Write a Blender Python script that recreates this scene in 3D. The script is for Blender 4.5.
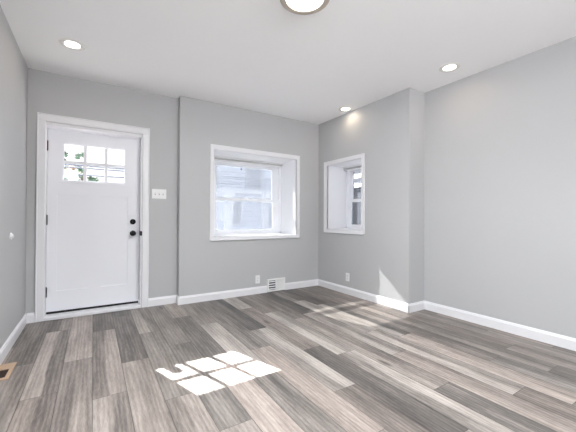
import bpy, bmesh, math, random
from mathutils import Vector, Matrix

for o in list(bpy.data.objects):
    bpy.data.objects.remove(o, do_unlink=True)
S = bpy.context.scene
COL = S.collection
R = math.radians

# ------------------------------------------------------------------ camera
H = 2.6
YAW, PITCH, ROLL = 0.5631, 0.0070, 0.0048
cam_d = bpy.data.cameras.new('camera')
cam = bpy.data.objects.new('camera', cam_d)
COL.objects.link(cam)
cam_d.sensor_width = 36.0
cam_d.lens = 308.33 / 576 * 36
cam_d.clip_start = 0.05
cam_d.clip_end = 400
fw = Vector((math.sin(YAW) * math.cos(PITCH), math.cos(YAW) * math.cos(PITCH), math.sin(PITCH)))
rt = Vector((math.cos(YAW), -math.sin(YAW), 0))
up = rt.cross(fw)
r2 = rt * math.cos(ROLL) + up * math.sin(ROLL)
u2 = -rt * math.sin(ROLL) + up * math.cos(ROLL)
m = Matrix((r2, u2, -fw)).transposed().to_4x4()
m.translation = Vector((-3.0817, -3.9593, 1.0805))
cam.matrix_world = m
S.camera = cam

# ------------------------------------------------------------------ light
S.view_settings.view_transform = 'Standard'
S.view_settings.look = 'None'
S.view_settings.gamma = 1.0
S.view_settings.exposure = 0.35
S.view_settings.use_curve_mapping = False
S.cycles.use_denoising = True
S.cycles.max_bounces = 10
S.cycles.diffuse_bounces = 6
S.cycles.transparent_max_bounces = 16
S.cycles.sample_clamp_indirect = 6.0
S.cycles.caustics_reflective = False
S.cycles.caustics_refractive = False

SUN_T = Vector((0.437, -1.236, -1.0)).normalized()
sd = bpy.data.lights.new('sun', 'SUN')
sd.energy = 84.0
sd.angle = R(0.45)
sd.color = (1.0, 0.985, 0.96)
sun = bpy.data.objects.new('sun', sd)
COL.objects.link(sun)
sun.rotation_euler = SUN_T.to_track_quat('-Z', 'Y').to_euler()
sun.location = -SUN_T * 30

W = bpy.data.worlds.new('sky')
S.world = W
W.use_nodes = True
nt = W.node_tree
nt.nodes.clear()
sk = nt.nodes.new('ShaderNodeTexSky')
sk.sky_type = 'NISHITA'
sk.sun_disc = False
sk.sun_elevation = R(37.3)
sk.sun_rotation = math.atan2(-0.437, 1.236)
sk.air_density = 1.0
sk.dust_density = 2.0
sk.ozone_density = 1.0
bgn = nt.nodes.new('ShaderNodeBackground')
bgn.inputs['Strength'].default_value = 0.18
won = nt.nodes.new('ShaderNodeOutputWorld')
hsv = nt.nodes.new('ShaderNodeHueSaturation')
hsv.inputs['Saturation'].default_value = 0.5
nt.links.new(sk.outputs[0], hsv.inputs['Color'])
nt.links.new(hsv.outputs[0], bgn.inputs['Color'])
nt.links.new(bgn.outputs[0], won.inputs['Surface'])

def area(name, loc, direction, sx, sy, power, color, spread=180):
    d = bpy.data.lights.new(name, 'AREA')
    d.shape = 'RECTANGLE'
    d.size, d.size_y = sx, sy
    d.energy = power
    d.color = color
    d.spread = R(spread)
    o = bpy.data.objects.new(name, d)
    COL.objects.link(o)
    o.location = loc
    o.rotation_euler = Vector(direction).to_track_quat('-Z', 'Z').to_euler()
    return o
# fill lamps added at the two unseen windows of the back wall, behind the camera
DAY = (0.955, 0.985, 1.0)
area('back_fill', (-2.55, -7.75, 1.0), (0, 1, 0.9), 1.2, 1.0, 7, DAY, 120)
area('back_fill', (-0.85, -7.75, 1.0), (0, 1, 0.9), 1.2, 1.0, 6, DAY, 120)
# and one more added at the unseen window of the left wall
area('left_fill', (-3.80, -5.40, 1.00), (0.8, 0.8, 1), 1.7, 1.0, 24, DAY, 110)

# ------------------------------------------------------------------ helpers
def new_mat(name):
    mt = bpy.data.materials.new(name)
    mt.use_nodes = True
    return mt, mt.node_tree, mt.node_tree.nodes['Principled BSDF']

def srgb(r, g, b):
    def f(c):
        c /= 255.0
        return c / 12.92 if c <= 0.04045 else ((c + 0.055) / 1.055) ** 2.4
    return (f(r), f(g), f(b), 1.0)

def paint(name, rgb, rough=0.5, bump=0.0, scale=180, var=0.02, metallic=0.0, spec=0.5):
    mt, t, p = new_mat(name)
    tc = t.nodes.new('ShaderNodeTexCoord')
    n = t.nodes.new('ShaderNodeTexNoise')
    n.inputs['Scale'].default_value = 3.0
    n.inputs['Detail'].default_value = 4.0
    t.links.new(tc.outputs['Object'], n.inputs['Vector'])
    mix = t.nodes.new('ShaderNodeMix')
    mix.data_type = 'RGBA'
    c = srgb(*rgb)
    mix.inputs['A'].default_value = tuple(x * (1 - var) for x in c[:3]) + (1,)
    mix.inputs['B'].default_value = tuple(min(1, x * (1 + var)) for x in c[:3]) + (1,)
    t.links.new(n.outputs['Fac'], mix.inputs['Factor'])
    t.links.new(mix.outputs['Result'], p.inputs['Base Color'])
    p.inputs['Roughness'].default_value = rough
    p.inputs['Metallic'].default_value = metallic
    p.inputs['Specular IOR Level'].default_value = spec
    if bump:
        n2 = t.nodes.new('ShaderNodeTexNoise')
        n2.inputs['Scale'].default_value = scale
        n2.inputs['Detail'].default_value = 2.0
        t.links.new(tc.outputs['Object'], n2.inputs['Vector'])
        b = t.nodes.new('ShaderNodeBump')
        b.inputs['Strength'].default_value = bump
        b.inputs['Distance'].default_value = 0.002
        t.links.new(n2.outputs['Fac'], b.inputs['Height'])
        t.links.new(b.outputs['Normal'], p.inputs['Normal'])
    return mt

def emit_mat(name, rgb, strength):
    mt, t, p = new_mat(name)
    p.inputs['Base Color'].default_value = (0.9, 0.9, 0.9, 1)
    p.inputs['Emission Color'].default_value = srgb(*rgb)
    p.inputs['Emission Strength'].default_value = strength
    return mt

def glass_mat(name, refl=0.06, tint=(0.97, 0.985, 0.98)):
    mt, t, p = new_mat(name)
    t.nodes.remove(p)
    out = t.nodes['Material Output']
    tr = t.nodes.new('ShaderNodeBsdfTransparent')
    tr.inputs['Color'].default_value = tint + (1,)
    gl = t.nodes.new('ShaderNodeBsdfGlossy')
    gl.inputs['Roughness'].default_value = 0.02
    mx = t.nodes.new('ShaderNodeMixShader')
    mx.inputs[0].default_value = refl
    t.links.new(tr.outputs[0], mx.inputs[1])
    t.links.new(gl.outputs[0], mx.inputs[2])
    t.links.new(mx.outputs[0], out.inputs['Surface'])
    return mt

def veil_mat(name, rgb, openness, transl=0.5):
    """added sun veil, paper or tape: part open, part diffusing"""
    mt, t, p = new_mat(name)
    t.nodes.remove(p)
    out = t.nodes['Material Output']
    tr = t.nodes.new('ShaderNodeBsdfTransparent')
    df = t.nodes.new('ShaderNodeBsdfDiffuse')
    tl = t.nodes.new('ShaderNodeBsdfTranslucent')
    df.inputs['Color'].default_value = srgb(*rgb)
    tl.inputs['Color'].default_value = srgb(*rgb)
    m1 = t.nodes.new('ShaderNodeMixShader')
    m1.inputs[0].default_value = transl
    t.links.new(df.outputs[0], m1.inputs[1])
    t.links.new(tl.outputs[0], m1.inputs[2])
    m2 = t.nodes.new('ShaderNodeMixShader')
    m2.inputs[0].default_value = openness
    t.links.new(m1.outputs[0], m2.inputs[1])
    t.links.new(tr.outputs[0], m2.inputs[2])
    t.links.new(m2.outputs[0], out.inputs['Surface'])
    return mt

class MB:
    """collects solid shapes into one mesh"""
    def __init__(self):
        self.bm = bmesh.new()
    def box(self, x0, x1, y0, y1, z0, z1, bev=0.0, seg=1):
        t = bmesh.new()
        x0, x1 = min(x0, x1), max(x0, x1)
        y0, y1 = min(y0, y1), max(y0, y1)
        z0, z1 = min(z0, z1), max(z0, z1)
        bmesh.ops.create_cube(t, size=1.0)
        for v in t.verts:
            v.co = Vector(((x0 + x1) / 2 + v.co.x * (x1 - x0), (y0 + y1) / 2 + v.co.y * (y1 - y0), (z0 + z1) / 2 + v.co.z * (z1 - z0)))
        if bev:
            bmesh.ops.bevel(t, geom=t.edges[:], offset=bev, segments=seg, affect='EDGES', profile=0.5)
        return self._add(t)
    def _add(self, t, mat=None):
        if mat is not None:
            t.transform(mat)
        me = bpy.data.meshes.new('tmp')
        t.to_mesh(me)
        t.free()
        self.bm.from_mesh(me)
        bpy.data.meshes.remove(me)
        return self
    def cyl(self, p0, p1, r, n=24, r1=None):
        p0, p1 = Vector(p0), Vector(p1)
        d = p1 - p0
        t = bmesh.new()
        bmesh.ops.create_cone(t, cap_ends=True, segments=n, radius1=r, radius2=r if r1 is None else r1, depth=d.length)
        q = d.to_track_quat('Z', 'Y').to_matrix().to_4x4()
        q.translation = (p0 + p1) / 2
        return self._add(t, q)
    def lathe(self, prof, base, axis=(0, 0, 1), n=48):
        """prof: (radius, height) list revolved about axis through base"""
        t = bmesh.new()
        rings = []
        for r_, h in prof:
            if r_ < 1e-6:
                rings.append([t.verts.new((0, 0, h))])
            else:
                rings.append([t.verts.new((r_ * math.cos(2 * math.pi * i / n), r_ * math.sin(2 * math.pi * i / n), h)) for i in range(n)])
        for a, b in zip(rings, rings[1:]):
            for i in range(n):
                j = (i + 1) % n
                if len(a) == 1 and len(b) == 1:
                    continue
                if len(a) == 1:
                    t.faces.new((a[0], b[i], b[j]))
                elif len(b) == 1:
                    t.faces.new((a[i], a[j], b[0]))
                else:
                    t.faces.new((a[i], a[j], b[j], b[i]))
        bmesh.ops.recalc_face_normals(t, faces=t.faces[:])
        q = Vector(axis).to_track_quat('Z', 'Y').to_matrix().to_4x4()
        q.translation = Vector(base)
        return self._add(t, q)
    def extrude(self, poly, o, a, b, c, depth):
        """poly in the (a,b) plane at o, extruded along c"""
        o, a, b, c = Vector(o), Vector(a), Vector(b), Vector(c)
        t = bmesh.new()
        lo = [t.verts.new(o + a * p[0] + b * p[1]) for p in poly]
        hi = [t.verts.new(o + a * p[0] + b * p[1] + c * depth) for p in poly]
        n = len(poly)
        t.faces.new(lo)
        t.faces.new(hi[::-1])
        for i in range(n):
            t.faces.new((lo[i], lo[(i + 1) % n], hi[(i + 1) % n], hi[i]))
        bmesh.ops.recalc_face_normals(t, faces=t.faces[:])
        return self._add(t)
    def frame(self, outer, inner, o, a, b, c, depth):
        """ring between two outlines with the same number of points"""
        o, a, b, c = Vector(o), Vector(a), Vector(b), Vector(c)
        t = bmesh.new()
        n = len(outer)
        f = lambda p, d: t.verts.new(o + a * p[0] + b * p[1] + c * d)
        O0 = [f(p, 0) for p in outer]; O1 = [f(p, depth) for p in outer]
        I0 = [f(p, 0) for p in inner]; I1 = [f(p, depth) for p in inner]
        for i in range(n):
            j = (i + 1) % n
            t.faces.new((O0[i], O0[j], I0[j], I0[i]))
            t.faces.new((O1[i], O1[j], I1[j], I1[i]))
            t.faces.new((O0[i], O0[j], O1[j], O1[i]))
            t.faces.new((I0[i], I0[j], I1[j], I1[i]))
        bmesh.ops.recalc_face_normals(t, faces=t.faces[:])
        return self._add(t)
    def build(self, name, mat, parent=None, smooth=False):
        me = bpy.data.meshes.new(name)
        self.bm.to_mesh(me)
        self.bm.free()
        me.materials.append(mat)
        if smooth:
            for p in me.polygons:
                p.use_smooth = True
            me.set_sharp_from_angle(angle=R(35))
        o = bpy.data.objects.new(name, me)
        COL.objects.link(o)
        if parent is not None:
            attach(o, parent)
        return o

def attach(o, parent):
    off = Vector((0, 0, 0))
    q = parent
    while q is not None:
        off += q.location
        q = q.parent
    o.data.transform(Matrix.Translation(-off))
    o.parent = parent

def tag(o, label, cat, group=None, kind=None):
    o['label'] = label
    o['category'] = cat
    if group:
        o['group'] = group
    if kind:
        o['kind'] = kind
    return o

def thing(name, loc, label, cat, group=None, kind=None):
    o = bpy.data.objects.new(name, None)
    o.empty_display_size = 0.05
    COL.objects.link(o)
    o.location = loc
    return tag(o, label, cat, group, kind)

def copy_tree(src, loc, label=None):
    c = src.copy()
    COL.objects.link(c)
    c.location = loc
    if label:
        c['label'] = label
    for ch in src.children:
        d = ch.copy()
        COL.objects.link(d)
        d.parent = c
        for g in ch.children:
            e = g.copy()
            COL.objects.link(e)
            e.parent = d
    return c

# ------------------------------------------------------------------ materials
M = {}
M['wall'] = paint('grey_wall_paint', (190, 190.5, 192), 0.62, 0.10, 220, 0.012, spec=0.3)
M['ceiling'] = paint('ceiling_paint', (249, 249, 250), 0.8, 0.05, 160, 0.012, spec=0.2)
M['trim'] = paint('white_trim_paint', (235, 235, 238), 0.35, 0.0, var=0.01)
M['door'] = paint('white_door_paint', (240, 241, 246), 0.40, 0.05, 90, 0.012)
M['vinyl'] = paint('white_vinyl', (241, 242, 246), 0.35, var=0.01)
M['plastic'] = paint('white_plastic', (240, 240, 240), 0.3, var=0.005)
M['black'] = paint('matte_black_metal', (18, 19, 22), 0.35, metallic=0.6)
M['rubber'] = paint('dark_rubber', (16, 16, 18), 0.6)
M['nickel'] = paint('brushed_nickel', (188, 178, 166), 0.4, metallic=0.4)
M['ring'] = paint('light_trim_ring', (232, 230, 227), 0.4)
M['slot'] = paint('dark_slot', (60, 60, 62), 0.8)
M['duct'] = paint('dark_duct_metal', (92, 92, 96), 0.6, metallic=0.2)
M['oak'] = paint('raw_oak', (186, 158, 132), 0.55, 0.1, 60, 0.12)
M['pit'] = paint('floor_duct_dark', (52, 36, 28), 0.8)
M['glass'] = glass_mat('window_glass')
M['sun_veil'] = veil_mat('added_sun_veil', (80, 83, 91), 0.265, 0.5)
M['half_tinted'] = glass_mat('lightly_tinted_window_glass', 0.03, (0.5, 0.51, 0.53))
M['door_glass'] = glass_mat('tinted_door_glass', 0.05, (0.78, 0.78, 0.78))
M['lamp'] = emit_mat('lamp_lens', (255, 250, 240), 9.0)
M['lamp_big'] = emit_mat('lamp_diffuser', (255, 250, 242), 5.0)
M['siding'] = paint('pale_siding', (226, 234, 250), 0.7, var=0.03)
M['siding_grey'] = paint('grey_blue_siding', (150, 152, 156), 0.7, var=0.03)
M['ext_white'] = paint('exterior_white', (240, 242, 246), 0.6)
M['ext_trim'] = paint('exterior_trim', (206, 207, 210), 0.6)
M['ext_glass'] = paint('exterior_pane', (80, 82, 86), 0.6, var=0.1, spec=0.1)
M['tan'] = paint('tan_gable', (206, 190, 170), 0.8, var=0.05)
M['roof'] = paint('grey_shingles', (150, 152, 158), 0.9, 0.2, 40, 0.1)
M['asphalt'] = paint('asphalt', (168, 168, 170), 0.9, 0.2, 60, 0.08)
M['concrete'] = paint('sidewalk_concrete', (196, 194, 190), 0.9, 0.1, 40, 0.05)
M['leaf'] = paint('tree_leaves', (70, 96, 76), 0.7, var=0.35)
M['bark'] = paint('tree_bark', (88, 76, 66), 0.9, 0.3, 30, 0.15)
M['cable'] = paint('cable_jacket', (52, 60, 74), 0.6)
M['paper'] = veil_mat('paper', (236, 238, 240), 0.0, 0.75)
M['tape'] = veil_mat('tan_tape', (110, 92, 76), 0.15, 0.8)

def floor_material():
    mt, t, p = new_mat('grey_wood_planks')
    N, L = t.nodes, t.links
    uv = N.new('ShaderNodeUVMap'); uv.uv_map = 'plank'
    at = N.new('ShaderNodeAttribute'); at.attribute_name = 'tones'
    sep = N.new('ShaderNodeSeparateColor'); L.new(at.outputs['Color'], sep.inputs[0])
    su = N.new('ShaderNodeSeparateXYZ'); L.new(uv.outputs[0], su.inputs[0])
    def math_(op, a, b=None, c=None):
        n = N.new('ShaderNodeMath'); n.operation = op
        for i, v in enumerate((a, b, c)):
            if v is None: continue
            if isinstance(v, (int, float)): n.inputs[i].default_value = v
            else: L.new(v, n.inputs[i])
        return n.outputs[0]
    def comb(x, y, z):
        n = N.new('ShaderNodeCombineXYZ')
        for i, v in enumerate((x, y, z)):
            if isinstance(v, (int, float)): n.inputs[i].default_value = v
            else: L.new(v, n.inputs[i])
        return n.outputs[0]
    def noise(vec, scale, detail=3.0, rough=0.55):
        n = N.new('ShaderNodeTexNoise')
        n.inputs['Scale'].default_value = scale
        n.inputs['Detail'].default_value = detail
        n.inputs['Roughness'].default_value = rough
        L.new(vec, n.inputs['Vector'])
        return n.outputs['Fac']
    rnd = math_('MULTIPLY', sep.outputs[2], 37.0)
    # wandering line between the two printed boards of a plank
    wob = noise(comb(rnd, math_('MULTIPLY', su.outputs[1], 1.3), 0.0), 1.6, 2.0)
    edge = math_('ADD', su.outputs[0], math_('MULTIPLY', math_('SUBTRACT', wob, 0.5), 0.45))
    sw = N.new('ShaderNodeMapRange'); sw.interpolation_type = 'SMOOTHSTEP'
    sw.inputs['From Min'].default_value = 0.44; sw.inputs['From Max'].default_value = 0.56
    L.new(edge, sw.inputs['Value'])
    tone = math_('ADD', math_('MULTIPLY', sep.outputs[0], math_('SUBTRACT', 1.0, sw.outputs[0])), math_('MULTIPLY', sep.outputs[1], sw.outputs[0]))
    # fine grain and broad cathedral streaks along the plank
    g1 = noise(comb(math_('MULTIPLY', su.outputs[0], 6.0), math_('MULTIPLY', su.outputs[1], 4.0), rnd), 3.2, 6.0, 0.68)
    g2 = noise(comb(math_('MULTIPLY', su.outputs[0], 1.7), math_('MULTIPLY', su.outputs[1], 1.1), math_('ADD', rnd, 5.0)), 1.8, 3.0)
    wv = N.new('ShaderNodeTexWave'); wv.wave_type = 'BANDS'; wv.bands_direction = 'X'
    wv.inputs['Scale'].default_value = 2.2; wv.inputs['Distortion'].default_value = 7.0
    wv.inputs['Detail'].default_value = 2.5; wv.inputs['Detail Scale'].default_value = 1.0
    L.new(comb(su.outputs[0], math_('MULTIPLY', su.outputs[1], 0.55), rnd), wv.inputs['Vector'])
    tone = math_('ADD', tone, math_('MULTIPLY', math_('SUBTRACT', g1, 0.5), 0.42))
    g3 = noise(comb(math_('MULTIPLY', su.outputs[0], 16.0), math_('MULTIPLY', su.outputs[1], 9.0), math_('ADD', rnd, 2.0)), 2.6, 4.0, 0.7)
    tone = math_('ADD', tone, math_('MULTIPLY', math_('SUBTRACT', g3, 0.5), 0.55))
    tone = math_('ADD', tone, math_('MULTIPLY', math_('SUBTRACT', g2, 0.5), 0.8))
    tone = math_('ADD', tone, math_('MULTIPLY', math_('SUBTRACT', wv.outputs['Fac'], 0.5), 0.14))
    # knots
    vor = N.new('ShaderNodeTexVoronoi'); vor.inputs['Scale'].default_value = 1.0
    L.new(comb(math_('ADD', math_('MULTIPLY', su.outputs[0], 0.62), rnd), math_('MULTIPLY', su.outputs[1], 1.0), rnd), vor.inputs['Vector'])
    kn = N.new('ShaderNodeMapRange'); kn.interpolation_type = 'SMOOTHSTEP'
    kn.inputs['From Min'].default_value = 0.03; kn.inputs['From Max'].default_value = 0.11
    kn.inputs['To Min'].default_value = -0.35; kn.inputs['To Max'].default_value = 0.0
    L.new(vor.outputs['Distance'], kn.inputs['Value'])
    tone = math_('ADD', tone, kn.outputs[0])
    ramp = N.new('ShaderNodeValToRGB')
    e = ramp.color_ramp.elements
    e[0].position = 0.0; e[0].color = srgb(66, 63, 62)
    e[1].position = 1.0; e[1].color = srgb(186, 176, 169)
    a = e.new(0.30); a.color = srgb(101, 95, 91)
    b = e.new(0.62); b.color = srgb(144, 135, 129)
    L.new(tone, ramp.inputs['Fac'])
    # each plank leans a little cooler or warmer
    tint = N.new('ShaderNodeValToRGB')
    tint.color_ramp.elements[0].color = (0.97, 1.0, 1.01, 1)
    tint.color_ramp.elements[1].color = (1.03, 0.995, 0.98, 1)
    L.new(math_('FRACT', math_('MULTIPLY', sep.outputs[2], 7.0)), tint.inputs['Fac'])
    mul = N.new('ShaderNodeMix'); mul.data_type = 'RGBA'; mul.blend_type = 'MULTIPLY'
    mul.inputs['Factor'].default_value = 1.0
    L.new(ramp.outputs['Color'], mul.inputs['A']); L.new(tint.outputs['Color'], mul.inputs['B'])
    L.new(mul.outputs['Result'], p.inputs['Base Color'])
    p.inputs['Roughness'].default_value = 0.42
    p.inputs['Specular IOR Level'].default_value = 0.4
    bp = N.new('ShaderNodeBump'); bp.inputs['Strength'].default_value = 0.12; bp.inputs['Distance'].default_value = 0.002
    L.new(g1, bp.inputs['Height']); L.new(bp.outputs['Normal'], p.inputs['Normal'])
    return mt
M['floor'] = floor_material()

# ------------------------------------------------------------------ room dimensions
XL = -3.658      # left wall
D1 = 0.1107       # entry wall plane (window wall is y = 0, right wall is x = 0)
XB = -2.1776      # where the window wall steps forward of the entry wall
YL = -1.698      # where the right wall steps back
D2 = 0.286        # recessed stretch of the right wall
YB = -7.4         # back wall
TB = 0.46         # depth of the front window's reveal
TS = 0.38         # depth of the side window's reveal

def struct(o, label, cat):
    return tag(o, label, cat, kind='structure')

# ------------------------------------------------------------------ floor
PW = 0.182
PX0 = -3.26 - 2 * PW - PW
rng = random.Random(11)
# row -> (joints from the front wall towards the camera, (left tone, right tone) of each plank)
ROWS = {
    1: ([-1.02, -2.25], [(.44, .36), (.54, .50), (.45, .5)]),
    2: ([-.325, -1.588, -2.80], [(.34, .56), (.84, .40), (.52, .46), (.5, .6)]),
    3: ([-1.135, -2.35], [(.76, .72), (.48, .62), (.5, .5)]),
    4: ([-.53, -1.795, -3.0], [(.20, .24), (.44, .74), (.74, .50), (.4, .5)]),
    5: ([-.14, -1.37, -2.60], [(.22, .20), (.30, .28), (.70, .56), (.5, .4)]),
    6: ([-.805, -2.03], [(.70, .36), (.56, .48), (.52, .70)]),
    7: ([-1.23, -2.45], [(.52, .46), (.46, .40), (.62, .72)]),
    8: ([-.50, -1.72, -2.95], [(.74, .66), (.32, .30), (.80, .72), (.3, .3)]),
    9: ([-.86, -2.08], [(.58, .36), (.78, .70), (.40, .34)]),
    10: ([-1.66, -2.88], [(.42, .36), (.60, .66), (.26, .4)]),
    11: ([-1.265, -2.487], [(.22, .10), (.54, .76), (.30, .28)]),
    12: ([-.58, -1.89, -3.11], [(.80, .74), (.50, .46), (.10, .18), (.4, .5)]),
    13: ([-.86, -2.10, -3.32], [(.36, .44), (.86, .60), (.46, .78), (.5, .5)]),
    14: ([-1.20, -2.80], [(.42, .36), (.66, .44), (.32, .28)]),
    15: ([-1.10, -2.33], [(.14, .10), (.74, .52), (.68, .48)]),
    16: ([-.62, -1.88, -3.09], [(.46, .28), (.70, .64), (.76, .58), (.28, .4)]),
    17: ([-.90, -2.11, -3.32], [(.12, .10), (.74, .16), (.82, .66), (.32, .4)]),
    18: ([-1.33, -2.79], [(.30, .40), (.42, .28), (.52, .38)]),
    19: ([-.75, -1.95, -3.09], [(.5, .4), (.60, .40), (.54, .34), (.24, .3)]),
    20: ([-1.5, -2.75], [(.45, .5), (.40, .34), (.56, .42)]),
    21: ([-1.25, -2.46], [(.4, .4), (.52, .42), (.58, .48)]),
    22: ([-1.9, -2.944], [(.4, .4), (.54, .46), (.32, .4)]),
}
def build_floor():
    bm = bmesh.new()
    uvl = bm.loops.layers.uv.new('plank')
    cl = bm.loops.layers.float_color.new('tones')
    def quad(x0, x1, y0, y1, z, tl, tr, rn):
        vs = [bm.verts.new(c) for c in ((x0, y0, z), (x1, y0, z), (x1, y1, z), (x0, y1, z))]
        f = bm.faces.new(vs)
        for lp, (u, v) in zip(f.loops, ((0, y0), (1, y0), (1, y1), (0, y1))):
            lp[uvl].uv = (u, v)
            lp[cl] = (tl, tr, rn, 1)
        return vs
    quad(XL - .1, D2 + .1, YB - .1, D1 + .30, -0.003, .0, .0, .5)
    g = 0.0013
    k = 0
    x = PX0
    while x < D2 + .02:
        joints, tones = ROWS.get(k, (None, None))
        if joints is None:
            joints, tones = [-.9 * rng.random() - .2], [(.4, .4)]
        joints, tones = list(joints), list(tones)
        while joints[-1] > YB:
            joints.append(joints[-1] - 1.22)
        while len(tones) < len(joints) + 1:
            a = rng.uniform(.15, .75)
            tones.append((a, min(.8, max(.1, a + rng.uniform(-.2, .2)))))
        ys = [D1 + .12] + joints
        for i in range(len(ys) - 1):
            rn = rng.random()
            xa, xb = max(x, XL - .05) + g, min(x + PW, D2 + .05) - g
            if xb - xa < .01:
                continue
            y1, y0 = ys[i] - g, ys[i + 1] + g
            if x > 0.0 and y1 > YL + .02:      # beside the thick wall there is no floor
                y1 = min(y1, YL + .02) if y0 < YL else None
                if y1 is None:
                    continue
            tl, tr = (.50 + (q_ - .50) * .86 for q_ in tones[i])
            quad(xa, xb, y0, y1, 0.0, tl, tr, rn)
        x += PW
        k += 1
    me = bpy.data.meshes.new('floor')
    bm.to_mesh(me)
    bm.free()
    me.materials.append(M['floor'])
    o = bpy.data.objects.new('floor', me)
    COL.objects.link(o)
    return struct(o, 'grey wood plank floor of the empty room', 'floor')
build_floor()

# ------------------------------------------------------------------ walls and ceiling
b = MB(); b.box(XL - .3, D2 + .4, YB - .3, D1 + .6, H, H + .2)
struct(b.build('ceiling', M['ceiling']), 'plain white painted ceiling', 'ceiling')
LW0, LW1, LWZ0, LWZ1 = -6.70, -4.70, .50, 2.10
b = MB()
b.box(XL - .12, XL, YB - .2, LW0, 0, H)
b.box(XL - .12, XL, LW1, D1 + .25, 0, H)
b.box(XL - .12, XL, LW0, LW1, 0, LWZ0)
b.box(XL - .12, XL, LW0, LW1, LWZ1, H)
struct(b.build('wall_left', M['wall']), 'grey painted wall left of the white entry door', 'wall')

# door opening
DX0, DX1, DZ1 = -3.508, -2.592, 2.072
b = MB()
b.box(XL - .02, DX0, D1, D1 + .25, 0, H)
b.box(DX1, XB + .02, D1, D1 + .25, 0, H)
b.box(DX0, DX1, D1, D1 + .25, DZ1, H)
struct(b.build('wall_entry', M['wall']), 'grey painted wall around the white entry door', 'wall')

# front window opening (splayed a touch by the lining boards)
WX0, WX1, WZ0, WZ1 = -1.755, -0.434, 0.818, 1.990
b = MB()
b.box(XB, WX0, 0, TB + .09, 0, H)
b.box(WX1, 0.30, 0, TB + .09, 0, H)
b.box(WX0, WX1, 0, TB + .09, 0, WZ0)
b.box(WX0, WX1, 0, TB + .09, WZ1, H)
struct(b.build('wall_front', M['wall']), 'grey painted wall with the wide deep-set window', 'wall')

SY0, SY1, SZ0, SZ1 = -0.962, -0.238, 0.908, 1.908     # side window opening
b = MB()
b.box(0, TS + .09, SY1, 0.0, 0, H)
b.box(0, TS + .09, YL, SY0, 0, H)
b.box(0, TS + .09, SY0, SY1, 0, SZ0)
b.box(0, TS + .09, SY0, SY1, SZ1, H)
struct(b.build('wall_right', M['wall']), 'projecting grey wall with the narrow deep-set window', 'wall')
b = MB(); b.box(D2, D2 + .25, YB - .2, YL, 0, H)
struct(b.build('wall_recess', M['wall']), 'long blank grey wall at the right, set back', 'wall')

# back wall, behind the camera, with two windows added to let in fill light
BW = [(-3.15, -1.95), (-1.45, -0.25)]
b = MB()
xs = [XL - .1] + [v for p_ in BW for v in p_] + [D2 + .1]
for i in range(0, len(xs), 2):
    b.box(xs[i], xs[i + 1], YB - .2, YB, 0, H)
for x0, x1 in BW:
    b.box(x0, x1, YB - .2, YB, 0, .62)
    b.box(x0, x1, YB - .2, YB, 2.18, H)
struct(b.build('wall_back', M['wall']), 'grey painted back wall with two added windows', 'wall')

# ------------------------------------------------------------------ baseboards
BH, BT = 0.100, 0.014
PROF = [(0, 0), (BT, 0), (BT, BH - .022), (BT - .004, BH - .014), (BT - .006, BH - .004), (BT - .009, BH), (0, BH)]
def baseboard(name, runs, label):
    b = MB()
    for p0, p1, nrm in runs:
        p0, p1, nrm = Vector(p0 + (0,)), Vector(p1 + (0,)), Vector(nrm + (0,))
        d = (p1 - p0)
        b.extrude(PROF, p0, nrm, (0, 0, 1), d.normalized(), d.length)
    struct(b.build(name, M['trim']), label, 'baseboard')
CX0, CX1, CZ1 = -3.580, -2.510, 2.158       # door casing outline
baseboard('baseboard_left', [((XL, YB), (XL, D1), (1, 0))], 'white baseboard along the left wall')
baseboard('baseboard_entry', [((XL + BT, D1), (CX0, D1), (0, -1)), ((CX1, D1), (XB, D1), (0, -1))], 'white baseboard either side of the entry door')
baseboard('baseboard_front', [((XB, 0), (-0.940, 0), (0, -1)), ((-0.637, 0), (0, 0), (0, -1)), ((XB, -BT), (XB, D1 - BT), (-1, 0))], 'white baseboard below the wide front window')
baseboard('baseboard_right', [((0, -BT), (0, YL - BT + .001), (-1, 0)), ((-BT, YL), (D2 - BT, YL), (0, -1))], 'white baseboard below the narrow side window')
baseboard('baseboard_recess', [((D2, YL), (D2, YB), (-1, 0))], 'white baseboard along the long blank right wall')

# ------------------------------------------------------------------ entry door
SYF, SYB = D1 + .122, D1 + .166      # slab faces
SX0, SX1, SZB, SZT = -3.505, -2.606, 0.052, 2.038
door = struct(thing('door_1', ((SX0 + SX1) / 2, D1, 0), '', ''), 'white entry door with six small panes near the top', 'door')
b = MB()
ci0, ci1, cit = -3.506, -2.584, 2.080
b.box(CX0, ci0, D1 - .018, D1, 0, cit, .004)
b.box(ci1, CX1, D1 - .018, D1, 0, cit, .004)
b.box(CX0, CX1, D1 - .018, D1, cit, CZ1, .004)
b.box(CX0, CX0 + .012, D1 - .024, D1, 0, CZ1, .003)
b.box(CX1 - .012, CX1, D1 - .024, D1, 0, CZ1, .003)
b.box(CX0, CX1, D1 - .024, D1, CZ1 - .012, CZ1, .003)
b.build('casing', M['trim'], door)
b = MB()
b.box(DX0 - .002, SX0 - .002, D1 - .004, D1 + .24, 0, DZ1)
b.box(SX1 + .006, DX1 + .004, D1 - .004, D1 + .24, 0, DZ1)
b.box(DX0, DX1, D1 - .004, D1 + .24, SZT + .006, DZ1 + .004)
b.box(SX1 - .008, SX1 + .012, SYB + .002, SYB + .04, 0.05, SZT)      # stops behind the slab
b.box(SX0 - .008, SX0 + .010, SYB + .002, SYB + .04, 0.05, SZT)
b.build('jamb', M['trim'], door)
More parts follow.
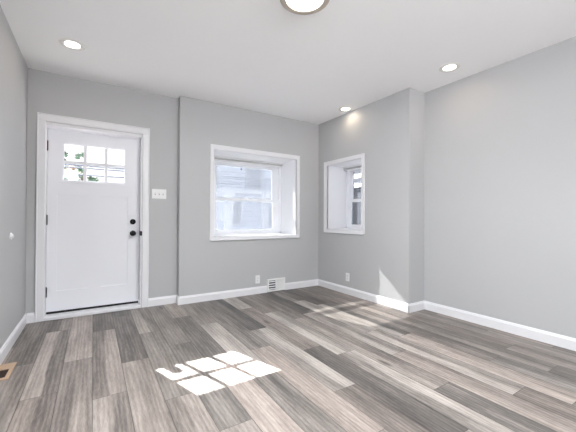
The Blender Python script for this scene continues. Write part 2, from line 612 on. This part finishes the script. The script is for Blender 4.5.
# slab: stiles and rails round the glass and two long sunk panels
GX0, GX1, GZ0, GZ1 = -3.384, -2.744, 1.470, 1.914
px = [(-3.418, -3.134), (-2.998, -2.730)]
pz0, pz1 = 0.275, 1.325
b = MB()
b.box(SX0, px[0][0], SYF, SYB, SZB, SZT)
b.box(px[1][1], SX1, SYF, SYB, SZB, SZT)
b.box(px[0][0], px[1][1], SYF, SYB, SZB, pz0)
b.box(px[0][1], px[1][0], SYF, SYB, pz0, pz1)
b.box(px[0][0], px[1][1], SYF, SYB, pz1, GZ0)
b.box(px[0][0], px[1][1], SYF, SYB, GZ1, SZT)
b.box(px[0][0], GX0, SYF, SYB, GZ0, GZ1)
b.box(GX1, px[1][1], SYF, SYB, GZ0, GZ1)
for x0, x1 in px:
    b.box(x0, x1, SYF + .010, SYB - .010, pz0, pz1)
slab = b.build('slab', M['door'], door)
b = MB()
fo = [(GX0 - .010, GZ0 - .010), (GX1 + .010, GZ0 - .010), (GX1 + .010, GZ1 + .010), (GX0 - .010, GZ1 + .010)]
PX = [(-3.359, -3.182), (-3.150, -2.976), (-2.944, -2.768)]
PZ = [(1.496, 1.675), (1.708, 1.887)]
fi = [(PX[0][0], PZ[0][0]), (PX[2][1], PZ[0][0]), (PX[2][1], PZ[1][1]), (PX[0][0], PZ[1][1])]
fm = [(PX[0][0] - .012, PZ[0][0] - .014), (PX[2][1] + .012, PZ[0][0] - .014), (PX[2][1] + .012, PZ[1][1] + .012), (PX[0][0] - .012, PZ[1][1] + .012)]
b.frame(fo, fm, (0, SYF - .008, 0), (1, 0, 0), (0, 0, 1), (0, 1, 0), .008)
fo2 = [(GX0, GZ0), (GX1, GZ0), (GX1, GZ1), (GX0, GZ1)]
b.frame(fo2, fi, (0, (SYF + SYB) / 2 - .007, 0), (1, 0, 0), (0, 0, 1), (0, 1, 0), .014)
b.build('glass_frame', M['door'], door)
b = MB()
GY = (SYF + SYB) / 2
for (a0, a1), (c0, c1) in ((PX[0], PX[1]), (PX[1], PX[2])):
    b.box(a1, c0, GY - .007, GY + .007, PZ[0][0], PZ[1][1])
b.box(PX[0][0], PX[2][1], GY - .006, GY + .006, PZ[0][1], PZ[1][0])
b.build('muntins', M['door'], door)
for z0, z1 in PZ:
    for x0, x1 in PX:
        b = MB(); b.box(x0, x1, GY - .002, GY + .002, z0, z1)
        b.build('pane', M['door_glass'], door)
b = MB(); b.box(SX0 + .002, SX1 - .002, SYF - .012, SYB, 0.036, 0.056, .003)
b.build('door_sweep', M['rubber'], door)
b = MB(); b.box(DX0, DX1, D1 - .022, D1 + .24, 0, 0.034, .006, 2)
b.build('threshold', M['trim'], door)
b = MB()
b.lathe([(0, .0), (.031, .0), (.033, .004), (.031, .014), (.022, .018), (.020, .020), (.0, .020)], (-2.674, SYF, 1.028), (0, -1, 0), 32)
b.box(-2.680, -2.668, SYF - .034, SYF - .018, 1.010, 1.046, .003)
db = b.build('deadbolt', M['black'], door, True)
b = MB()
b.lathe([(0, 0), (.033, 0), (.034, .005), (.030, .009), (.013, .012), (.012, .028), (.022, .034), (.029, .042), (.030, .052), (.026, .060), (.016, .065), (0, .066)], (-2.672, SYF, .888), (0, -1, 0), 36)
b.build('door_knob', M['black'], door, True)
b = MB(); b.box(SX1 + .0045, SX1 + .0075, D1 - .006, SYF - .012, .862, .916, .001); b.box(SX1 + .0045, SX1 + .021, D1 - .0065, D1 - .0035, .862, .916, .001)
b.build('strike_plate', M['rubber'], door)
for z in (.272, 1.05, 1.85):
    b = MB()
    b.cyl((SX0 - .003, SYF - .012, z - .052), (SX0 - .003, SYF - .012, z + .052), .011, 12)
    b.cyl((SX0 - .003, SYF - .012, z - .058), (SX0 - .003, SYF - .012, z + .058), .005, 8)
    b.build('hinge', M['rubber'], door, True)
# notice outside the lower left pane
nx0, nx1 = PX[0][0] + .040, PX[0][0] + .122
nt_ = thing('paper_notice', ((nx0 + nx1) / 2, SYB + .004, PZ[0][0]), 'white paper notice taped outside the lower left pane of the entry door', 'notice')
b = MB(); b.box(nx0, nx1, SYB + .002, SYB + .0035, PZ[0][0] - .03, PZ[0][0] + .128)
b.build('sheet', M['paper'], nt_)
b = MB(); b.box(nx0 + .02, nx1 - .02, SYB + .0035, SYB + .0045, PZ[0][0] + .112, PZ[0][0] + .140)
b.build('tape', M['tape'], nt_)

# ------------------------------------------------------------------ windows
def rounded_bottom(x0, x1, z0, z1, r, n=4):
    pts = []
    for k in range(n + 1):
        a = math.pi + k * (math.pi / 2) / n
        pts.append((x0 + r + r * math.cos(a), z0 + r + r * math.sin(a)))
    for k in range(n + 1):
        a = 1.5 * math.pi + k * (math.pi / 2) / n
        pts.append((x1 - r + r * math.cos(a), z0 + r + r * math.sin(a)))
    pts += [(x1, z1), (x0, z1)]
    return pts

def window(name, label, o, a, c, outer, inner, depth, head_z, rail_z, glass, blind_label, pane):
    """a: horizontal direction along the wall, c: direction out of the house. outer/inner: casing (u0,u1,z0,z1)"""
    o, a, c = Vector(o), Vector(a), Vector(c)
    Z = Vector((0, 0, 1))
    w = struct(thing(name, o + a * (inner[0] + inner[1]) / 2 + Z * inner[2], '', ''), label, 'window')
    def bx(b, u0, u1, d0, d1, z0, z1):
        pts = [(u0, z0), (u1, z0), (u1, z1), (u0, z1)]
        b.extrude(pts, o + c * d0, a, Z, c, d1 - d0)
    b = MB()
    O = rounded_bottom(*outer, .022)
    I = rounded_bottom(*inner, .004)
    b.frame(O, I, o, a, Z, -c, .018)
    e = .011
    O2 = rounded_bottom(outer[0], outer[1], outer[2], outer[3], .022)
    I2 = rounded_bottom(outer[0] + e, outer[1] - e, outer[2] + e, outer[3] - e, .016)
    b.frame(O2, I2, o - c * .018, a, Z, -c, .005)
    b.build('casing', M['trim'], w)
    u0, u1, z0, z1 = inner
    b = MB()
    t = .010
    bx(b, u0 - t, u0, -.016, depth + .005, z0, z1)
    bx(b, u1, u1 + t, -.016, depth + .005, z0, z1)
    bx(b, u0 - t, u1 + t, -.016, depth + .005, z1, z1 + t)
    b.build('reveal_lining', M['trim'], w)
    b = MB(); bx(b, u0 - t, u1 + t, -.016, depth + .005, z0 - t, z0)
    bx(b, u0, u1, depth - .10, depth - .015, z0, z0 + .014)
    b.build('sill', M['trim'], w)
    # vinyl master frame
    b = MB()
    fr = .035
    bx(b, u0, u0 + fr, depth - .012, depth + .07, z0, z1)
    bx(b, u1 - fr, u1, depth - .012, depth + .07, z0, z1)
    bx(b, u0, u1, depth - .012, depth + .07, z0, z0 + .030)
    bx(b, u0, u1, depth - .012, depth + .07, z1 - .045, z1)
    b.build('frame', M['vinyl'], w)
    g0, g1, gz0, gz1 = glass
    # lower sash, inner track
    b = MB()
    bx(b, u0 + fr, g0, depth, depth + .03, z0 + .03, rail_z + .022)
    bx(b, g1, u1 - fr, depth, depth + .03, z0 + .03, rail_z + .022)
    bx(b, g0, g1, depth, depth + .03, z0 + .03, gz0)
    bx(b, g0, g1, depth - .003, depth + .03, rail_z - .022, rail_z + .022)
    lo = b.build('lower_sash', M['vinyl'], w)
    b = MB(); bx(b, g0, g1, depth + .012, depth + .016, gz0, rail_z - .022)
    b.build('lower_pane', pane, w)
    b = MB()
    bx(b, u0 + fr, g0, depth + .034, depth + .062, rail_z - .02, z1 - .045)
    bx(b, g1, u1 - fr, depth + .034, depth + .062, rail_z - .02, z1 - .045)
    bx(b, g0, g1, depth + .034, depth + .062, gz1, z1 - .045)
    bx(b, g0, g1, depth + .034, depth + .062, rail_z - .022, rail_z + .020)
    b.build('upper_sash', M['vinyl'], w)
    b = MB(); bx(b, g0, g1, depth + .046, depth + .050, rail_z + .02, gz1)
    b.build('upper_pane', pane, w)
    um = (g0 + g1) / 2
    b = MB()
    bx(b, um - .03, um + .03, depth - .004, depth + .03, rail_z + .022, rail_z + .030)
    bx(b, um - .012, um + .020, depth - .012, depth + .012, rail_z + .030, rail_z + .040)
    b.build('sash_lock', M['vinyl'], w)
    # raised mini blind under the head
    bl = thing('raised_blind', o + a * um + c * (depth - .05) + Z * z1, blind_label, 'blind')
    b = MB(); bx(b, u0 + .006, u1 - .006, depth - .075, depth - .025, z1 - .026, z1 - .002)
    b.build('headrail', M['plastic'], bl)
    b = MB()
    for k in range(5):
        bx(b, u0 + .012, u1 - .012, depth - .070, depth - .030, z1 - .0335 - k * .0034, z1 - .0325 - k * .0034)
    b.build('slat_stack', M['plastic'], bl)
    b = MB(); bx(b, u0 + .012, u1 - .012, depth - .068, depth - .032, z1 - .060, z1 - .048)
    b.build('bottom_rail', M['plastic'], bl)
    return w, bx

w1, bx1 = window('window_1', 'wide deep-set white sash window with a house behind it', (0, 0, 0), (1, 0, 0), (0, 1, 0),
       (-1.7945, -0.383, 0.780, 2.045), (-1.745, -0.440, 0.826, 1.982), TB, 1.93, 1.365, (-1.545, -0.585, 0.900, 1.875),
       'raised white blind under the head of the wide window', M['glass'])
hk = thing('suction_hook', (-1.13, TB + .044, 1.836), 'small grey hook stuck high on the wide window glass', 'hook')
b = MB(); b.lathe([(0, 0), (.016, 0), (.013, .005), (.006, .009), (.006, .014), (0, .015)], (-1.13, TB + .046, 1.842), (0, -1, 0), 20)
b.build('suction_cup', M['duct'], hk, True)
b = MB(); b.box(-1.133, -1.127, TB + .030, TB + .036, 1.823, 1.844); b.box(-1.133, -1.127, TB + .020, TB + .036, 1.823, 1.827)
b.build('hook_arm', M['duct'], hk)

b = MB(); bx1(b, -1.71, -.475, TB + .072, TB + .074, .85, 1.94)  # veil added over the window to dim the sun and haze the view
b.build('added_sun_veil', M['sun_veil'], w1)

w2, bx2 = window('window_2', 'narrow deep-set white sash window in the projecting right wall', (0, 0, 0), (0, 1, 0), (1, 0, 0),
       (-1.0079, -0.1618, 0.8623, 1.9582), (-0.957, -0.246, 0.918, 1.901), TS, 1.87, 1.365, (-0.845, -0.355, 0.985, 1.820),
       'raised white blind under the head of the narrow window', M['half_tinted'])


# unseen windows added to the back wall as openings for the fill lamps
for i, (x0, x1) in enumerate(BW):
    w = struct(thing('window_%d' % (3 + i), ((x0 + x1) / 2, YB, .62), '', ''), 'added unseen white sash window in the back wall, %s' % ('nearer the left wall' if i == 0 else 'nearer the right wall'), 'window')
    b = MB()
    b.frame([(x0 - .06, .56), (x1 + .06, .56), (x1 + .06, 2.24), (x0 - .06, 2.24)], [(x0 + .03, .65), (x1 - .03, .65), (x1 - .03, 2.15), (x0 + .03, 2.15)], (0, YB, 0), (1, 0, 0), (0, 0, 1), (0, 1, 0), .018)
    b.box(x0, x1, YB - .12, YB - .08, 1.38, 1.42)
    b.build('frame', M['trim'], w)

w = struct(thing('window_5', (XL, (LW0 + LW1) / 2, LWZ0), '', ''), 'wide white window added in the left wall, unseen behind the camera', 'window')  # window added so fill light can enter from the left
b = MB()
b.frame([(LW0 - .06, LWZ0 - .06), (LW1 + .06, LWZ0 - .06), (LW1 + .06, LWZ1 + .06), (LW0 - .06, LWZ1 + .06)],
        [(LW0 + .03, LWZ0 + .03), (LW1 - .03, LWZ0 + .03), (LW1 - .03, LWZ1 - .03), (LW0 + .03, LWZ1 - .03)], (XL, 0, 0), (0, 1, 0), (0, 0, 1), (1, 0, 0), .018)
b.box(XL - .09, XL - .05, (LW0 + LW1) / 2 - .03, (LW0 + LW1) / 2 + .03, LWZ0, LWZ1)
b.build('frame', M['trim'], w)

# ------------------------------------------------------------------ plates, registers, stop
def outlet(x, y, z, nrm, label):
    n = Vector(nrm)
    a = Vector((0, 0, 1)).cross(n)
    t = thing('wall_outlet', (x, y, z), label, 'outlet', 'wall outlets')
    o = Vector((x, y, z))
    b = MB()
    b.extrude(rounded_rect(-.035, .035, -.0575, .0575, .006), o, a, (0, 0, 1), n, .006)
    b.build('plate', M['plastic'], t)
    for s in (-1, 1):
        b = MB()
        b.extrude(rounded_rect(-.017, .017, s * .0195 - .014, s * .0195 + .014, .010), o + n * .006, a, (0, 0, 1), n, .002)
        f = b.build('receptacle', M['trim'], t)
        b = MB()
        for du in (-.0065, .0065):
            b.extrude([(du - .0012, s * .0195 - .003), (du + .0012, s * .0195 - .003), (du + .0012, s * .0195 + .006), (du - .0012, s * .0195 + .006)], o + n * .0079, a, (0, 0, 1), n, .0004)
        b.extrude(rounded_rect(-.0022, .0022, s * .0195 - .010, s * .0195 - .0056, .002), o + n * .0079, a, (0, 0, 1), n, .0004)
        sl = b.build('slots', M['slot'], f)
    b = MB(); b.lathe([(0, 0), (.0032, 0), (.0028, .001), (0, .0012)], o + n * .006, n, 12)
    b.build('screw', M['plastic'], t)
    return t

def rounded_rect(x0, x1, z0, z1, r, n=4):
    pts = []
    for cx, cz, a0 in ((x0 + r, z0 + r, math.pi), (x1 - r, z0 + r, 1.5 * math.pi), (x1 - r, z1 - r, 0), (x0 + r, z1 - r, .5 * math.pi)):
        for k in range(n + 1):
            a = a0 + k * math.pi / 2 / n
            pts.append((cx + r * math.cos(a), cz + r * math.sin(a)))
    return pts

outlet(-1.093, 0, .205, (0, -1, 0), 'white outlet left of the wall register under the wide window')
outlet(0, -.685, .242, (-1, 0, 0), 'white outlet below the narrow side window')

t = thing('light_switch', (-2.396, D1, 1.372), 'white triple light switch plate beside the entry door', 'light switch')
o_ = Vector((-2.396, D1, 1.372))
b = MB(); b.extrude(rounded_rect(-.0825, .0825, -.0585, .0585, .006), o_, (1, 0, 0), (0, 0, 1), (0, -1, 0), .006)
b.build('plate', M['plastic'], t)
for du in (-.046, 0, .046):
    b = MB(); b.box(o_.x + du - .005, o_.x + du + .005, D1 - .0072, D1 - .006, o_.z - .012, o_.z + .012)
    sl = b.build('slot', M['duct'], t)
    b = MB()
    b.extrude([(-.002, -.006), (.0, -.007), (.014, .004), (.013, .010), (0, .006)], o_ + Vector((du - .0035, -.006, 0)), (0, -1, 0), (0, 0, 1), (1, 0, 0), .007)
    b.build('toggle', M['plastic'], t)
    for s in (-1, 1):
        b = MB()
        b.lathe([(0, 0), (.003, 0), (.0026, .001), (0, .0012)], o_ + Vector((du, -.006, s * .030)), (0, -1, 0), 10)
        b.build('screw', M['plastic'], t)

# wall register in the baseboard
vx0, vx1, vz0, vz1 = -0.938, -0.639, 0.006, 0.190
t = thing('wall_register', ((vx0 + vx1) / 2, 0, 0), 'white metal wall register set into the baseboard under the wide window', 'vent')
b = MB()
ins = .022
vm = vx0 + .142
O = [(vx0, vz0), (vx1, vz0), (vx1, vz1), (vx0, vz1)]
I = [(vx0 + ins, vz0 + ins), (vx1 - ins, vz0 + ins), (vx1 - ins, vz1 - ins), (vx0 + ins, vz1 - ins)]
b.frame(O, I, (0, 0, 0), (1, 0, 0), (0, 0, 1), (0, -1, 0), .020)
b.box(vm - .006, vm + .006, -.020, 0, vz0 + ins, vz1 - ins)
b.build('frame', M['plastic'], t)
b = MB(); b.box(vx0 + ins, vx1 - ins, -.004, -.001, vz0 + ins, vz1 - ins)
b.build('duct_opening', M['duct'], t)
zz0, zz1 = vz0 + ins, vz1 - ins
for k in range(4):
    z = zz0 + (k + .5) * (zz1 - zz0) / 4
    b = MB()
    b.extrude([(-.017, z - .006), (-.015, z - .008), (-.004, z + .003), (-.006, z + .005)], (vx0 + ins, 0, 0), (0, 1, 0), (0, 0, 1), (1, 0, 0), vm - .006 - vx0 - ins)
    b.build('louver', M['plastic'], t)
nfin = 9
for k in range(nfin):
    x = vm + .006 + (k + .5) * (vx1 - ins - vm - .006) / nfin
    b = MB()
    b.extrude([(x - .0060, -.006), (x - .0045, -.005), (x + .0075, -.016), (x + .0060, -.017)], (0, 0, zz0), (1, 0, 0), (0, 1, 0), (0, 0, 1), zz1 - zz0)
    b.build('fin', M['plastic'], t)

# floor register of bare wood
fx0, fx1, fy0, fy1 = -3.643, -3.553, -1.230, -0.950
t = thing('floor_register', ((fx0 + fx1) / 2, (fy0 + fy1) / 2, 0), 'tan wooden floor register beside the left baseboard', 'vent')
b = MB()
O = [(fx0, fy0), (fx1, fy0), (fx1, fy1), (fx0, fy1)]
I = [(fx0 + .014, fy0 + .032), (fx1 - .022, fy0 + .032), (fx1 - .022, fy1 - .105), (fx0 + .014, fy1 - .105)]
b.frame(O, I, (0, 0, 0.0005), (1, 0, 0), (0, 1, 0), (0, 0, 1), .006)
b.build('frame', M['oak'], t)
b = MB(); b.box(fx0 + .014, fx1 - .022, fy0 + .032, fy1 - .105, .0005, .0018)
b.build('opening', M['pit'], t)
for k in range(3):
    x = fx0 + .014 + (k + 1) * (fx1 - .022 - fx0 - .014) / 4
    b = MB(); b.box(x - .002, x + .002, fy0 + .032, fy1 - .105, .0018, .004)
    b.build('slat', M['pit'], t)

# wall bumper for the door knob
t = thing('door_stop', (XL, -.590, .924), 'small round white door stop on the left wall', 'door stop')
b = MB(); b.lathe([(0, 0), (.030, 0), (.031, .004), (.027, .008), (.019, .010), (0, .010)], (XL, -.590, .920), (1, 0, 0), 32)
b.build('base', M['plastic'], t, True)
b = MB(); b.lathe([(0, .008), (.018, .008), (.019, .013), (.015, .018), (.008, .020), (0, .0205)], (XL, -.590, .920), (1, 0, 0), 32)
b.build('bumper', M['plastic'], t, True)

# ------------------------------------------------------------------ lamps
cans = [((-3.249, -.657), 'lit recessed ceiling light nearest the left wall, above the entry door side'),
        ((-.071, -2.213), 'lit recessed ceiling light near the long blank right wall'),
        ((-.133, -.771), 'lit recessed ceiling light close to the narrow side window wall')]
proto = thing('recessed_light', cans[0][0] + (H,), cans[0][1], 'ceiling light', 'recessed ceiling lights')
px_, py_ = cans[0][0]
b = MB(); b.lathe([(.057, 0), (.059, -.004), (.072, -.010), (.092, -.007), (.098, 0), (.057, 0)], (px_, py_, H), (0, 0, 1), 48)
b.build('trim_ring', M['ring'], proto, True)
b = MB(); b.lathe([(0, -.0035), (.048, -.003), (.058, -.001), (.058, 0), (0, 0)], (px_, py_, H), (0, 0, 1), 40)
b.build('lens', M['lamp'], proto, True)
for c, l in cans[1:]:
    copy_tree(proto, c + (H,), l)
for c, l in cans:
    area('recessed_or_fill_lamp', c + (H - .012,), (0, 0, -1), .10, .10, 0.6, (1.0, .78, .50), 170)
# two unseen fill lights added behind the camera, shaped like the recessed ones
for c, pw in (((-2.95, -4.55), 58), ((-2.20, -4.55), 42)):
    fx = struct(thing('added_fill_light', c + (H,), '', ''), 'added fill light on the ceiling, unseen behind the camera', 'ceiling light')
    b = MB(); b.lathe([(.057, 0), (.059, -.004), (.072, -.010), (.092, -.007), (.098, 0), (.057, 0)], c + (H,), (0, 0, 1), 32)
    b.build('trim_ring', M['ring'], fx, True)
    b = MB(); b.lathe([(0, -.0035), (.048, -.003), (.058, -.001), (.058, 0), (0, 0)], c + (H,), (0, 0, 1), 32)
    b.build('lens', M['lamp'], fx, True)
    area('recessed_or_fill_lamp', c + (H - .012,), (0, 0, -1), .12, .12, pw, DAY, 150)  # added fill for the room, not a known lamp

fc = (-1.935, -2.335)
t = thing('flush_mount_light', fc + (H,), 'round flush ceiling light with a brushed nickel ring', 'ceiling light')
b = MB(); b.lathe([(.120, 0), (.120, -.070), (.0, -.070), (0, 0)], fc + (H,), (0, 0, 1), 48)
b.build('canopy', M['plastic'], t, True)
b = MB(); b.lathe([(.118, -.062), (.156, -.062), (.163, -.070), (.167, -.085), (.163, -.097), (.152, -.104), (.134, -.106), (.124, -.101), (.118, -.062)], fc + (H,), (0, 0, 1), 64)
b.build('ring', M['nickel'], t, True)
b = MB(); b.lathe([(0, -.104), (.06, -.1035), (.10, -.102), (.124, -.098), (.124, -.072), (0, -.072)], fc + (H,), (0, 0, 1), 64)
b.build('diffuser', M['lamp_big'], t, True)
area('flush_lamp', fc + (H - .112,), (0, 0, -1), .24, .24, 38, DAY)

# ------------------------------------------------------------------ outside
GZ = -.62
b = MB(); b.box(-40, 45, -45, 70, GZ - .3, GZ - .02)
struct(b.build('ground', M['asphalt']), 'grey asphalt street outside the windows', 'street')
b = MB(); b.box(-40, 45, .60, 3.2, GZ - .1, GZ + .02)
struct(b.build('sidewalk', M['concrete']), 'pale concrete sidewalk in front of the house', 'sidewalk')

# unseen fronts of this row, added to bounce sunlight onto the house across: the storeys above this room and the houses to its left
b = MB()
b.box(XL - .12, .47, .10, .50, H + .2, 8.4)
b.box(-24, XL - .14, .10, .50, GZ - .1, 8.4)
struct(b.build('wall_exterior', M['ext_white']), 'unseen pale front of this row of houses, added to bounce sunlight', 'wall')

def siding(b, o, a, n, length, z0, z1, step):
    z = z0
    o, a, n = Vector(o), Vector(a), Vector(n)
    while z < z1 - 1e-4:
        h = min(step, z1 - z)
        b.extrude([(0, z), (.060, z + .03), (.060, z + .045), (.010, z + h), (0, z + h)], o, n, (0, 0, 1), a, length)
        z += step

def facade_window(parent, o, a, n, u0, u1, z0, z1, rail=True, mat='ext_white'):
    o, a, n = Vector(o), Vector(a), Vector(n)
    Z = Vector((0, 0, 1))
    b = MB()
    e = .11
    b.frame([(u0 - e, z0 - e), (u1 + e, z0 - e), (u1 + e, z1 + e), (u0 - e, z1 + e)], [(u0, z0), (u1, z0), (u1, z1), (u0, z1)], o, a, Z, n, .15)
    if rail:
        zm = (z0 + z1) / 2
        b.extrude([(u0, zm - .03), (u1, zm - .03), (u1, zm + .03), (u0, zm + .03)], o, a, Z, n, .11)
    f = b.build('window', M[mat], parent)
    b = MB(); b.extrude([(u0, z0), (u1, z0), (u1, z1), (u0, z1)], o, a, Z, n, .085)
    b.build('pane', M['ext_glass'], f)

FY = 14.0
hs = thing('row_house', (6.5, FY, GZ), 'pale blue sided house across the street behind the wide window', 'house', 'houses outside')
b = MB(); siding(b, (1.5, FY, 0), (1, 0, 0), (0, -1, 0), 11, GZ, 5.1, .30); b.box(1.5, 12.5, FY, FY + 7, GZ, 5.1)
b.build('wall', M['siding'], hs)
b = MB(); b.extrude([(1.1, 5.1), (12.9, 5.1), (12.9, 5.3), (1.1, 5.3)], (0, FY - .2, 0), (1, 0, 0), (0, 0, 1), (0, 1, 0), 8)
b.build('roof', M['roof'], hs)
for x0, x1, z0, z1 in ((3.65, 4.7, .75, 1.95), (6.35, 7.0, .45, 1.95), (8.0, 9.0, .75, 1.95), (5.1, 6.1, 3.0, 4.5), (7.4, 8.4, 3.0, 4.5), (2.4, 3.2, 3.0, 4.5)):
    facade_window(hs, (0, FY - .02, 0), (1, 0, 0), (0, -1, 0), x0, x1, z0, z1)
for x in (3.1, 5.35, 7.6):
    b = MB(); b.box(x, x + .36, FY - 1.9, FY - 1.54, GZ, 2.45); b.box(x - .06, x + .42, FY - 1.96, FY - 1.48, 2.30, 2.46)
    b.build('porch_column', M['ext_white'], hs)
b = MB(); b.box(2.8, 8.3, FY - 2.05, FY, 2.46, 2.66)
b.build('porch_roof', M['ext_white'], hs)
b = MB()
b.box(3.3, 7.7, FY - 1.78, FY - 1.70, .36, .44)
b.box(3.3, 7.7, FY - 1.78, FY - 1.70, -.38, -.32)
k = 3.5
while k < 7.6:
    b.box(k, k + .05, FY - 1.765, FY - 1.715, -.34, .38)
    k += .22
b.build('porch_railing', M['ext_white'], hs)
b = MB(); b.box(2.8, 8.3, FY - 2.05, FY, GZ, -.42)
b.build('porch_floor', M['concrete'], hs)

nb = thing('neighbour_house', (3.5, 0, GZ), 'grey blue sided house close outside the narrow side window', 'house', 'houses outside')
b = MB(); siding(b, (3.5, -5, 0), (0, 1, 0), (-1, 0, 0), 9.2, GZ, 6.4, .16); b.box(3.5, 9, -5, 4.2, GZ, 6.4)
b.build('wall', M['siding_grey'], nb)
facade_window(nb, (3.48, 0, 0), (0, 1, 0), (-1, 0, 0), 2.15, 3.05, 2.36, 3.5, True, 'ext_trim')
facade_window(nb, (3.48, 0, 0), (0, 1, 0), (-1, 0, 0), 2.15, 2.72, .3, 1.98, False, 'ext_trim')

fh = thing('gabled_house', (-4.95, 34, GZ), 'distant white house with a tan gable seen through the entry door panes', 'house', 'houses outside')
b = MB(); siding(b, (-5.65, 34, 0), (1, 0, 0), (0, -1, 0), 1.4, GZ, 5.6, .3); b.box(-5.65, -4.25, 34, 40, GZ, 5.6)
b.build('wall', M['ext_white'], fh)
b = MB(); b.extrude([(-5.65, 5.6), (-4.25, 5.6), (-4.95, 6.5)], (0, 34, 0), (1, 0, 0), (0, 0, 1), (0, 1, 0), .3)
b.build('gable', M['tan'], fh)
b = MB()
for s_ in (-1, 1):
    b.extrude([(0, 6.62), (s_ * .85, 5.50), (s_ * .85, 5.38), (0, 6.48)], (-4.95, 33.6, 0), (1, 0, 0), (0, 0, 1), (0, 1, 0), 6.6)
b.build('roof', M['tan'], fh)
facade_window(fh, (0, 33.97, 0), (1, 0, 0), (0, -1, 0), -5.2, -4.6, 2.6, 4.2)

def tree(x, y, h, rad, seed, label, n=1500):
    rg = random.Random(seed)
    t = thing('street_tree', (x, y, GZ), label, 'tree', 'trees across the street')
    b = MB()
    b.cyl((x, y, GZ), (x + .1, y, GZ + h * .55), .16, 10, .10)
    for k in range(5):
        a = rg.uniform(0, 6.28)
        b.cyl((x + .08, y, GZ + h * (.35 + .06 * k)), (x + .08 + math.cos(a) * rad * .6, y + math.sin(a) * rad * .6, GZ + h * (.55 + .08 * k)), .06, 6, .02)
    b.build('trunk', M['bark'], t)
    bm = bmesh.new()
    cl = [(Vector((x + rg.uniform(-1, 1) * rad * .6, y + rg.uniform(-1, 1) * rad * .6, GZ + h * rg.uniform(.58, .94))), rad * rg.uniform(.3, .6)) for _ in range(14)]
    for _ in range(n):
        c, r_ = rg.choice(cl)
        d = Vector((rg.gauss(0, 1), rg.gauss(0, 1), rg.gauss(0, 1)))
        d.normalize()
        p_ = c + d * r_ * rg.random() ** .4
        q = Vector((rg.gauss(0, 1), rg.gauss(0, 1), rg.gauss(0, 1))).normalized().to_track_quat('Z', 'Y').to_matrix()
        s = rg.uniform(.07, .14)
        bm.faces.new([bm.verts.new(p_ + q @ Vector(v) * s) for v in ((-1, 0, 0), (0, -.55, .1), (1, 0, 0), (0, .55, .1))])
    me = bpy.data.meshes.new('foliage')
    bm.to_mesh(me)
    bm.free()
    me.materials.append(M['leaf'])
    f = bpy.data.objects.new('foliage', me)
    COL.objects.link(f)
    attach(f, t)
tree(-5.20, 25, 7.15, .42, 3, 'green tree left of the gabled house in the entry door panes', 600)
tree(-3.98, 25, 7.1, .40, 5, 'green tree right of the gabled house in the entry door panes', 600)
tree(-3.15, 26, 5.2, .50, 8, 'low green tree under the wires in the entry door panes', 350)

wires = [(3.30, 'topmost of the overhead cables seen through the entry door panes'),
         (3.20, 'second from the top of the overhead cables in the entry door panes'),
         (2.90, 'lowest overhead cable seen through the entry door panes')]
for z, l in wires:
    b = MB(); 
    x = -12.0
    while x < 12:
        sag = lambda q: z + .0012 * (q + 3) ** 2
        b.cyl((x, 12, sag(x)), (x + 2, 12, sag(x + 2)), .034, 8)
        x += 2
    tag(b.build('overhead_cable', M['cable']), l, 'cable', 'overhead cables')
